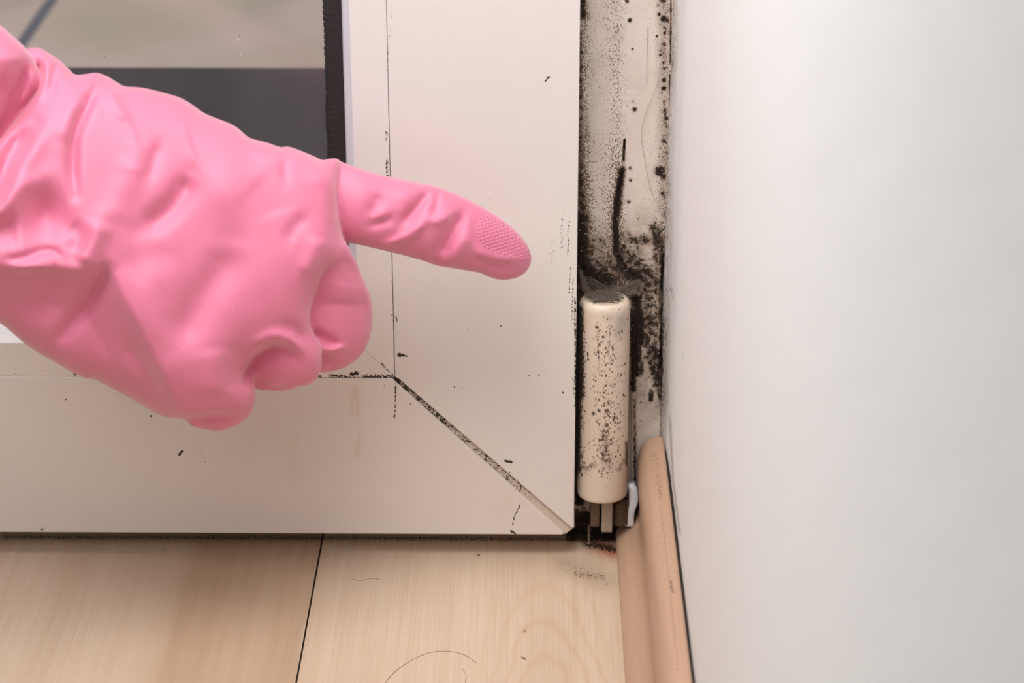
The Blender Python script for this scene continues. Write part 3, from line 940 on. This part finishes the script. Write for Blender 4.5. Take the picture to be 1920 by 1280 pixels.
# ------------------------------------------------------------------ cobweb and hairs
def web():
    parts = []
    rr = np.random.default_rng(3)
    def strand(pts, r, jit):
        p = catmull(pts, 6); p = p + rr.normal(0, jit, p.shape)
        parts.append(tube(p, r, 4, None, False))
    top = lambda a, k: np.array([HT[0] + RH * k * math.cos(a), HB[1] + RH * k * math.sin(a), HT[2] + .3])
    for i in range(200):     # felt on the cap
        a = rr.uniform(0, 6.28); b = a + rr.uniform(1, 3)
        k1, k2 = rr.uniform(.2, .82, 2)
        strand([top(a, k1), (top(a, k1) + top(b, k2)) / 2 + [0, 0, rr.uniform(0, .6)], top(b, k2)], rr.uniform(.018, .04), .13)
    for i in range(70):     # left bundle up to the leaf
        s = Py(1086 + rr.uniform(0, 5), 508 + rr.uniform(-5, 16), 6 + rr.uniform(-2, 6))
        e = top(rr.uniform(2.2, 4.4), rr.uniform(.3, .75))
        m = (s + e) / 2 + [-.8, 0, -1.2]
        strand([s, m, e], rr.uniform(.015, .045), .14)
    for i in range(120):     # right bundle to the frame
        s = Py(1196 + rr.uniform(-3, 8), 530 + rr.uniform(-7, 8), 16.0)
        e = top(rr.uniform(.2, 2.4), rr.uniform(.2, .95))
        m = (s + e) / 2 + [rr.uniform(-1, .5), 0, -2.0 + rr.uniform(-.9, .8)]
        strand([s, m, e], rr.uniform(.015, .045), .16)
    for i in range(50):     # band behind
        s = Py(1100 + rr.uniform(-8, 8), 525 + rr.uniform(-8, 12), 15.0); e = Py(1200 + rr.uniform(-3, 6), 532 + rr.uniform(-6, 6), 15.8)
        strand([s, (s + e) / 2 + [0, -1, -3 + rr.uniform(-1, 1)], e], rr.uniform(.015, .04), .14)
    v, f = join(parts)
    o = link('cobweb', v, f, M_WEB)
    tag(o, 'dusty grey cobweb spun over the hinge top', 'cobweb', kind='stuff')
web()
def hair(name, pts, label, r=.07, mat=M_HAIR):
    v, f = tube(catmull(pts, 10), r, 5)
    o = link(name, v, f, mat); tag(o, label, 'hair')
hair('hair', [Pz(720, 1282, .3), Pz(745, 1255, .15), Pz(790, 1228, .12), Pz(830, 1220, .12), Pz(868, 1226, .12), Pz(893, 1242, .3)], 'long arched hair lying on the pale floor board', .07)
hair('hair', [Pz(866, 1252, .2), Pz(874, 1264, .12), Pz(872, 1282, .3)], 'short hair at the end of the long hair on the floor', .06)
hair('hair', [Pz(655, 1083, .2), Pz(675, 1088, .12), Pz(698, 1084, .12), Pz(712, 1086, .3)], 'small curved hair on the floor below the rail', .06)
hair('hair', [Py(1236, 148, 16.9), Py(1224, 180, 17.0), Py(1208, 222, 17.0), Py(1203, 258, 17.1), Py(1210, 305, 17.0), Py(1219, 350, 17.0), Py(1228, 375, 17.0)], 'thin curved hair stuck to the mouldy door frame', .06)
hair('hair', [Py(1215, 50, 17.2), Py(1213, 110, 17.3), Py(1212, 158, 17.3)], 'thin straight hair on the upper mouldy door frame', .05, M_DARK)

# ------------------------------------------------------------------ the gloved hand
ST = 3.0
UX = np.arange(-330, 1022, ST); VY = np.arange(24, 830, ST)
U, V_ = np.meshgrid(UX, VY, indexing='ij')

def blur(a, n):
    for _ in range(n):
        p = np.pad(a, 1, mode='edge')
        a = (p[:-2, 1:-1] + p[2:, 1:-1] + p[1:-1, :-2] + p[1:-1, 2:] + 4 * p[1:-1, 1:-1]) / 8
    return a

def inflate(poly, screen=None):
    """height^2 field (px^2) of a puffed outline, exact and smooth at its border"""
    pts = catmull(poly, 6, True)
    closed = np.vstack([pts, pts[:1]])
    d, _, _ = polydist(U, V_, closed)
    ins = inside_poly(U, V_, pts)
    k = 1.0 / screen ** 2 if screen else 0.0
    u = None
    for step, it in ((4, 900), (2, 700), (1, 260)):
        mk = ins[::step, ::step]
        if u is None:
            u = np.zeros(mk.shape)
        else:
            u = np.repeat(np.repeat(u, 2, 0), 2, 1)
            u = np.pad(u, ((0, 2), (0, 2)), mode='edge')[:mk.shape[0], :mk.shape[1]]
            u = blur(u, 2) * mk
        h = ST * step
        den = 4 + k * h * h
        for _ in range(it):
            p = np.pad(u, 1)
            u = (p[:-2, 1:-1] + p[2:, 1:-1] + p[1:-1, :-2] + p[1:-1, 2:] + h * h) / den * mk
    ratio = np.where(ins & (d > 4), u / np.maximum(d, 4), 0); wt = (ins & (d > 4) & (d < 14)).astype(float)
    num = blur(ratio * wt, 14); de = blur(wt, 14)
    rt = num / np.maximum(de, 1e-6)
    rt = np.where(de > 1e-5, rt, rt[de > 1e-3].mean())
    sd = np.where(ins, d, -d)
    s = np.clip((d - 3) / 11, 0, 1); s = s * s * (3 - 2 * s)
    return np.where(ins, sd * rt * (1 - s) + u * s, sd * np.maximum(rt, 3)), sd

def strokes(items):
    H = np.zeros(U.shape)
    for it in items:
        typ, pts, w, h = it[:4]
        p = catmull(pts, 5) if len(pts) > 2 else np.array(pts, float)
        d, sg, pos = polydist(U, V_, p)
        tp = np.clip(np.minimum(pos, 1 - pos) * 4.5, 0, 1); tp = tp * tp * (3 - 2 * tp)
        if typ == 'g':
            H += h * np.exp(-.5 * (d / w) ** 2) * (.35 + .65 * tp)
        elif typ == 'b':     # round bump
            q = np.array(pts[0]); H += h * np.exp(-.5 * (((U - q[0]) / w) ** 2 + ((V_ - q[1]) / it[4]) ** 2))
        elif typ == 's':     # overlap step: positive side raised, fading away over L
            L = it[4]; sd = d * sg
            H += h / (1 + np.exp(-sd / w * 2)) * np.exp(-np.maximum(sd, 0) / L) * tp * np.exp(-np.maximum(-sd, 0) / 12)
        elif typ == 'shelf':  # falls away on the positive side
            L = it[4]; sd = d * sg
            soft = w * np.log1p(np.exp(np.clip(sd / w, -30, 30)))
            H -= h * (1 - np.exp(-soft / L))
    return H

TOP = [(0, 48), (25, 68), (48, 91), (75, 90), (105, 108), (128, 128), (142, 140), (165, 138), (182, 136), (205, 145), (232, 161), (258, 163), (285, 168), (335, 182), (362, 197), (385, 213), (430, 231), (447, 241), (468, 258), (500, 267), (527, 276), (538, 274), (560, 281), (587, 292), (605, 300), (622, 297), (636, 301)]
palm = [(-300, 60), (-200, -10), (-100, 60)]
palm = [(-340, 170), (-200, 190), (-100, 260), (-30, 285), (0, 262), (35, 214), (62, 176), (74, 150), (72, 128), (54, 108), (46, 95), (60, 89), (75, 90)] + TOP[4:] + \
    [(634, 335), (634, 380), (641, 440), (653, 462), (656, 484), (640, 500), (618, 503), (604, 518), (590, 552), (582, 580), (580, 605), (583, 632), (594, 658), (599, 680), (592, 704), (578, 714), (566, 700), (552, 672), (524, 653), (498, 655), (476, 670), (462, 690), (457, 708), (466, 722), (475, 738), (472, 762), (460, 778), (436, 782), (400, 779), (360, 784), (325, 783), (300, 778), (250, 750), (180, 712), (150, 705), (62, 655), (30, 630), (0, 606), (-100, 545), (-200, 500), (-340, 480)]
sleeve = [(-340, -60), (-200, -60), (-100, -15), (-40, 18), (0, 47), (25, 68), (50, 92), (64, 112), (76, 142), (78, 160), (60, 190), (30, 235), (0, 275), (-80, 330), (-200, 330), (-340, 320)]
index = [(560, 320), (600, 303), (622, 297), (640, 303), (690, 321), (740, 333), (790, 343), (810, 347), (840, 357), (880, 374), (920, 397), (950, 417), (972, 437), (988, 457), (996, 477), (995, 495), (984, 512), (965, 522), (940, 525), (918, 520), (900, 512), (885, 509), (850, 503), (820, 498), (790, 488), (750, 477), (700, 465), (665, 457), (640, 454), (590, 450), (560, 400)]
middle = [(590, 440), (630, 440), (650, 458), (668, 490), (680, 518), (693, 548), (699, 578), (697, 615), (690, 643), (675, 668), (650, 687), (620, 697), (592, 697), (560, 680), (535, 600), (550, 500)]
ring = [(598, 640), (599, 680), (592, 703), (578, 715), (555, 727), (530, 733), (500, 732), (480, 729), (460, 716), (440, 690), (445, 640), (500, 606), (560, 606)]
pinky = [(470, 700), (477, 722), (476, 748), (470, 770), (460, 785), (440, 799), (410, 808), (385, 805), (362, 800), (351, 788), (348, 765), (370, 730), (420, 700)]

palm_s = [
    # big folds of the sleeve end
    ('g', [(66, 236), (36, 268), (12, 312), (-10, 360), (-60, 420)], 13, -4.2),
    ('g', [(100, 215), (70, 260), (40, 310), (10, 370), (-30, 420)], 16, 1.6),
    ('g', [(20, 236), (0, 268), (-30, 320)], 9, 1.8),
    ('g', [(106, 118), (101, 140), (96, 172)], 6, -1.3),
    ('g', [(120, 130), (140, 148), (152, 160)], 4, -0.9),
    ('g', [(84, 104), (90, 128), (82, 160), (62, 198)], 7, 1.5),
    ('g', [(186, 158), (174, 176), (160, 204), (147, 232), (138, 266), (136, 316), (142, 366)], 7.5, -2.8),
    ('g', [(206, 160), (220, 195), (240, 228)], 8, 1.0),
    ('g', [(194, 150), (210, 158), (226, 168)], 4, -1.1),
    ('s', [(207, 165), (222, 196), (245, 228), (258, 256), (262, 285)], 2.5, .55, 30),
    ('g', [(150, 175), (130, 220), (116, 270)], 14, 1.4),
    ('g', [(300, 268), (288, 300), (277, 340)], 9, -1.1),
    ('g', [(262, 262), (252, 330)], 20, .8),
    ('g', [(358, 326), (340, 362), (318, 392), (290, 415), (262, 432)], 15, -2.6),
    ('b', [(300, 350)], 30, .5, 26),
    ('s', [(349, 215), (353, 245), (362, 280), (380, 312), (402, 335)], 2.5, .7, 28),
    ('b', [(426, 352)], 32, 1.6, 34),
    ('g', [(475, 262), (500, 290), (540, 306)], 12, .8),
    ('g', [(536, 282), (534, 310), (537, 345)], 6, -.7),
    ('g', [(560, 285), (590, 315), (612, 350)], 10, .8),
    ('g', [(470, 340), (505, 375), (520, 410)], 26, -.8),
    # main shelf: lower part of the hand turns under
    ('shelf', [(-340, 500), (-60, 492), (0, 492), (60, 496), (100, 489), (126, 501), (150, 507), (176, 499), (196, 492), (208, 505), (222, 535), (242, 575), (268, 620), (296, 680), (326, 745), (345, 775)], 2.6, 13, 75),
    # hollow at the wrist
    ('b', [(85, 405)], 27, -5.5, 34), ('g', [(-60, 440), (0, 432), (40, 428)], 26, -3.2),
    ('g', [(-60, 352), (0, 400), (40, 352), (85, 330)], 12, 1.6),
    ('g', [(0, 487), (40, 484), (80, 470), (104, 474), (118, 490)], 6, -1.5),
    ('g', [(30, 503), (75, 500), (110, 502)], 6, 1.6),
    ('g', [(128, 420), (148, 445), (138, 478)], 13, -1.4),
    ('g', [(190, 410), (176, 450), (160, 482), (148, 498)], 15, 2.6),
    ('g', [(210, 506), (178, 552), (140, 600), (95, 650)], 11, -2.0),
    ('g', [(160, 520), (100, 600), (60, 640)], 18, .8),
    ('g', [(262, 300), (230, 360), (205, 420)], 18, 1.0),
    ('g', [(330, 470), (270, 490), (235, 520)], 28, -.8),
    ('g', [(436, 455), (425, 495), (385, 550), (352, 605), (320, 650)], 24, -2.2),
    ('g', [(310, 470), (280, 560), (320, 660), (350, 730)], 26, 1.2),
    ('b', [(505, 520)], 40, .8, 46),
    ('g', [(600, 440), (590, 480), (572, 520)], 14, 1.6),
    ('g', [(616, 502), (602, 524), (592, 556), (586, 590), (587, 625)], 6, 1.0),
    ('g', [(575, 405), (550, 430), (540, 455)], 9, -.9),
    ('g', [(620, 320), (618, 380), (618, 430)], 14, .9),
    ('g', [(528, 608), (550, 616), (572, 640)], 9, -1.3),
    ('g', [(470, 660), (495, 638), (522, 632), (552, 644), (576, 672)], 9, 1.7),
    ('g', [(398, 650), (404, 700), (398, 745)], 22, 1.0),
    ('g', [(452, 640), (440, 690), (444, 740)], 16, -1.2),
    ('g', [(330, 772), (380, 770), (420, 764)], 9, 1.2),
    ('g', [(232, 640), (272, 690), (300, 745)], 12, -1.4),
]
sleeve_s = [
    ('g', [(58, 112), (42, 142), (24, 178), (8, 222), (-20, 270)], 12, -3.6),
    ('g', [(64, 128), (56, 158), (36, 196)], 7, 1.2),
    ('g', [(20, 90), (6, 130), (-20, 190)], 18, 1.8),
    ('b', [(0, 165)], 10, -1.2, 14),
]
index_s = [
    ('g', [(803, 360), (790, 378), (772, 400), (752, 420)], 7.0, -2.1),
    ('g', [(822, 352), (819, 378), (815, 404)], 4.0, -1.0),
    ('g', [(714, 364), (704, 386), (690, 404)], 10, -1.0),
    ('g', [(738, 407), (718, 416), (690, 424)], 6, -1.0),
    ('g', [(722, 398), (706, 410)], 7, .7),
    ('g', [(800, 412), (775, 436), (748, 450), (712, 464)], 5.5, 1.3),
    ('g', [(870, 400), (856, 420), (838, 452), (822, 482)], 9, -2.3),
    ('g', [(846, 398), (826, 412), (806, 414)], 8, 1.3),
    ('g', [(880, 440), (862, 468), (850, 492)], 9, 1.0),
    ('g', [(890, 468), (915, 480), (948, 486), (975, 486)], 6, .9),
    ('g', [(888, 486), (930, 500), (965, 498)], 7, -.6),
    ('g', [(893, 404), (890, 430), (894, 460)], 6, -.5),
    ('g', [(770, 352), (750, 380)], 12, .6),
    ('g', [(880, 505), (905, 511), (925, 520)], 3, -.6),
]
middle_s = [
    ('g', [(582, 622), (604, 632), (632, 646)], 6.5, -2.2),
    ('g', [(594, 655), (622, 655), (650, 650)], 3.2, 1.2),
    ('g', [(590, 668), (610, 672), (632, 684)], 5.5, -1.8),
    ('g', [(656, 530), (648, 570)], 22, .9),
    ('g', [(683, 536), (690, 562), (695, 590)], 4, .7),
    ('g', [(636, 480), (655, 500), (672, 522)], 7, -.6),
]
ring_s = [('g', [(478, 720), (500, 724), (540, 730)], 3.5, -1.6), ('b', [(520, 690)], 26, .8, 20), ('g', [(462, 704), (480, 712), (500, 716)], 5, -1.2)]
pinky_s = [('g', [(380, 786), (410, 783), (432, 786)], 5, -1.2), ('g', [(440, 700), (462, 725), (468, 750)], 8, .8)]

MMPX = 0.182
COMP = []
for poly, st, mode, T, off, ref in ((palm, palm_s, 'plate', 17.0, 0.0, None), (sleeve, sleeve_s, 'plate', 16.0, -1.0, None), (index, index_s, 'round', .80, 3.0, None),
                                    (middle, middle_s, 'round', .85, 1.5, None), (ring, ring_s, 'round', .8, 1.5, None), (pinky, pinky_s, 'round', .9, 0.5, None)):
    if mode == 'plate':
        u, sd = inflate(poly, 36.0)
        T2 = u / (36.0 ** 2) * T * T
    else:
        u, sd = inflate(poly)
        T2 = 2 * u * (MMPX * T) ** 2
    off_f = np.full(U.shape, off)
    if poly is not sleeve:      # the back of the hand is domed
        off_f = off_f + (13.0 * ((V_ - 430) / 420) ** 2 + .062 * (430 - V_)) * (.6 if poly is index else 1) - 3
    if poly is middle:
        off_f = off_f + np.interp(V_, [465, 510, 570], [-4.5, 2.0, 8.0])
    if poly is ring:
        off_f = off_f + np.interp(U, [460, 500, 560, 600], [6.0, 3.5, -2.0, -3.0])
    if poly is sleeve:
        off_f = off_f + np.interp(V_, [40, 110, 170, 300], [17.0, 17.0, 20.0, 18.0])
    if poly is index:
        off_f = off_f + np.interp(U, [600, 680, 800, 900, 1000], [6.5, 1.0, -2, -2, 0])
    COMP.append((T2, off_f - 1.4 * blur(strokes(st), 2) - .22 * vnoise(U, V_, 75, 14, 2), math.sqrt(T2.max())))

def glove_mesh():
    W = np.arange(-34, 30, .8)
    G = None
    for ci, (T2, off, tm) in enumerate(COMP):
        dw = W[None, None, :] - off[..., None]
        g = ((T2[..., None] - dw * dw) / (2 * tm)).astype(np.float32)
        if G is None:
            G = g
        else:
            kk = (0, .8, .7, .8, 2.2, 2.0)[ci]
            h = np.clip(kk - np.abs(G - g), 0, None) / kk
            G = np.maximum(G, g) + h * h * kk * .25
    ins = G > 0
    ins[0] = ins[-1] = False; ins[:, 0] = ins[:, -1] = False; ins[:, :, 0] = ins[:, :, -1] = False
    nx, ny, nz = G.shape
    c = np.zeros((nx - 1, ny - 1, nz - 1), np.uint8)
    for a in (0, 1):
        for b in (0, 1):
            for d in (0, 1):
                c += ins[a:nx - 1 + a, b:ny - 1 + b, d:nz - 1 + d]
    act = (c > 0) & (c < 8)
    idx = -np.ones(act.shape, np.int64)
    I, J, K = np.nonzero(act)
    idx[I, J, K] = np.arange(len(I))
    pos = np.zeros((len(I), 3)); cnt = np.zeros(len(I))
    corners = [(a, b, d) for a in (0, 1) for b in (0, 1) for d in (0, 1)]
    for p in corners:
        for ax in range(3):
            if p[ax]: continue
            q = list(p); q[ax] = 1
            g0 = G[I + p[0], J + p[1], K + p[2]]; g1 = G[I + q[0], J + q[1], K + q[2]]
            m = (g0 > 0) != (g1 > 0)
            t = np.where(m, g0 / np.where(m, g0 - g1, 1), 0)
            for k in range(3):
                pos[:, k] += np.where(m, p[k] + (t if k == ax else 0), 0)
            cnt += m
    pos /= np.maximum(cnt, 1)[:, None]
    pu = UX[0] + (I + pos[:, 0]) * ST; pv = VY[0] + (J + pos[:, 1]) * ST; pw = W[0] + (K + pos[:, 2]) * .8
    quads = []
    for ax in range(3):
        sl0 = [slice(1, -1)] * 3; sl1 = [slice(1, -1)] * 3
        sl0[ax] = slice(0, -1); sl1[ax] = slice(1, None)
        A = ins[tuple(sl0)]; B = ins[tuple(sl1)]
        for flip in (0, 1):
            m = (A & ~B) if not flip else (~A & B)
            i, j, k = np.nonzero(m)
            o = [1, 1, 1]; o[ax] = 0
            i = i + o[0]; j = j + o[1]; k = k + o[2]
            e = [q for q in range(3) if q != ax]
            def cell(d1, d2):
                q = [i, j, k]; q = [z.copy() for z in q]
                q[e[0]] = q[e[0]] + d1; q[e[1]] = q[e[1]] + d2
                return idx[q[0], q[1], q[2]]
            f = np.stack([cell(-1, -1), cell(0, -1), cell(0, 0), cell(-1, 0)], 1)
            if flip ^ (ax == 1): f = f[:, ::-1]
            quads.append(f)
    Q = np.vstack(quads)
    Q = Q[(Q >= 0).all(1)]
    # axis depth of the reference surface
    Yr = np.interp(pu, [-340, 0, 350, 640, 800, 1000], [-118, -78, -58, -46, -36, -24])
    r = ray(pu, pv)
    t0 = (Yr - CAM[1]) / r[:, 1]
    Wd = CAM + r * (t0 + pw)[:, None]
    # relax
    E = np.vstack([Q[:, [0, 1]], Q[:, [1, 2]], Q[:, [2, 3]], Q[:, [3, 0]]])
    for _ in range(3):
        s = np.zeros_like(Wd); n = np.zeros(len(Wd))
        for k in range(3):
            s[:, k] = np.bincount(E[:, 0], Wd[E[:, 1], k], len(Wd)) + np.bincount(E[:, 1], Wd[E[:, 0], k], len(Wd))
        n = np.bincount(E[:, 0], minlength=len(Wd)) + np.bincount(E[:, 1], minlength=len(Wd))
        Wd = Wd * .5 + .5 * s / np.maximum(n, 1)[:, None]
    # open the cuff at the far left
    keep = (pu[Q] > -318).all(1)
    Q = Q[keep]
    used = np.unique(Q); remap = -np.ones(len(Wd), np.int64); remap[used] = np.arange(len(used))
    return Wd[used], remap[Q], pu[used], pv[used], pw[used]

person = empty('person', (-200, -90, 140))
tag(person, "person's hand in a pink rubber glove, index finger pointing right towards the hinge", 'person')
POFF = np.array([-200, -90, 140.])
gv, gq, gu, gvv, gw = glove_mesh()
glove = link('rubber_glove', gv - POFF, gq, M_GLOVE, person)
glove['label'] = 'creased pink rubber glove'
# make the surface face outwards
import bmesh
bm = bmesh.new(); bm.from_mesh(glove.data); bmesh.ops.recalc_face_normals(bm, faces=bm.faces); bm.to_mesh(glove.data); bm.free()

# grip texture: raised studs on the fingertip
def grip():
    poly = catmull([(899, 402), (915, 400), (935, 412), (958, 430), (978, 452), (991, 472), (993, 486), (978, 487), (955, 481), (925, 474), (903, 458), (895, 430)], 4, True)
    from mathutils.bvhtree import BVHTree
    from mathutils import Vector
    sel = (gu > 870) & (gu < 1005)
    dg = None
    me = glove.data
    bvh = BVHTree.FromPolygons([tuple(a) for a in gv], [tuple(int(i) for i in q) for q in gq if sel[q].all()])
    parts = []
    a = math.radians(32)
    for i in range(-14, 15):
        for j in range(-14, 15):
            s, t = i * 8.6 + (j % 2) * 4.3, j * 4.9
            px = 945 + s * math.cos(a) - t * math.sin(a); py = 442 + s * math.sin(a) + t * math.cos(a)
            if not inside_poly(np.array([px]), np.array([py]), poly)[0]: continue
            r = ray(px, py); rn = r / np.linalg.norm(r)
            hit = bvh.ray_cast(Vector(CAM), Vector(rn))
            if hit[0] is None: continue
            p = np.array(hit[0]); nn = np.array(hit[1])
            if nn @ rn > 0: nn = -nn
            tx = RT * math.cos(a) - UP * math.sin(a); tx = tx - nn * (tx @ nn); tx /= np.linalg.norm(tx)
            ty = np.cross(nn, tx)
            V = []
            for rad, hh in ((.74, -.12), (.56, .08), (.26, .24)):
                for k in range(8):
                    an = math.pi * k / 4
                    q = 1.0 if k % 2 == 0 else .78
                    V.append(p + (tx * math.cos(an) * 1.05 + ty * math.sin(an) * .85) * rad * q + nn * hh)
            V.append(p + nn * .28)
            f = []
            for lv in (0, 1):
                for k in range(8):
                    f.append((lv * 8 + k, lv * 8 + (k + 1) % 8, lv * 8 + 8 + (k + 1) % 8, lv * 8 + 8 + k))
            f += [(16 + k, 16 + (k + 1) % 8, 24) for k in range(8)]
            parts.append((np.array(V), f))
    v, f = join(parts)
    o = link('grip_pad', v - POFF, f, M_GLOVE, person)
    o.parent = glove
    o['label'] = 'studded grip pad on the index fingertip'
grip()

# forearm in a knitted sleeve leaving the open cuff
def forearm():
    a = CAM + ray(-210, 215) * ((-88 - CAM[1]) / ray(-210, 215)[1])
    b = a + np.array([-260, -95, 34.])
    n = 40; k_ = np.linspace(0, 1, n)
    pts = [a + (b - a) * t for t in k_]
    rr = np.interp(k_, [0, .04, .15, .35, .7, 1], [4, 10, 13, 20, 28, 31])
    v, f = tube(pts, rr, 40)
    t = NT('skin'); t.set(Base_Color=t.mix(t.noise(t.obj(), 40, 3), (.62, .37, .27), (.55, .30, .21)), Roughness=.5, Subsurface_Weight=.15, Subsurface_Scale=.004)
    link('forearm', v - POFF, f, t.m, person)
forearm()
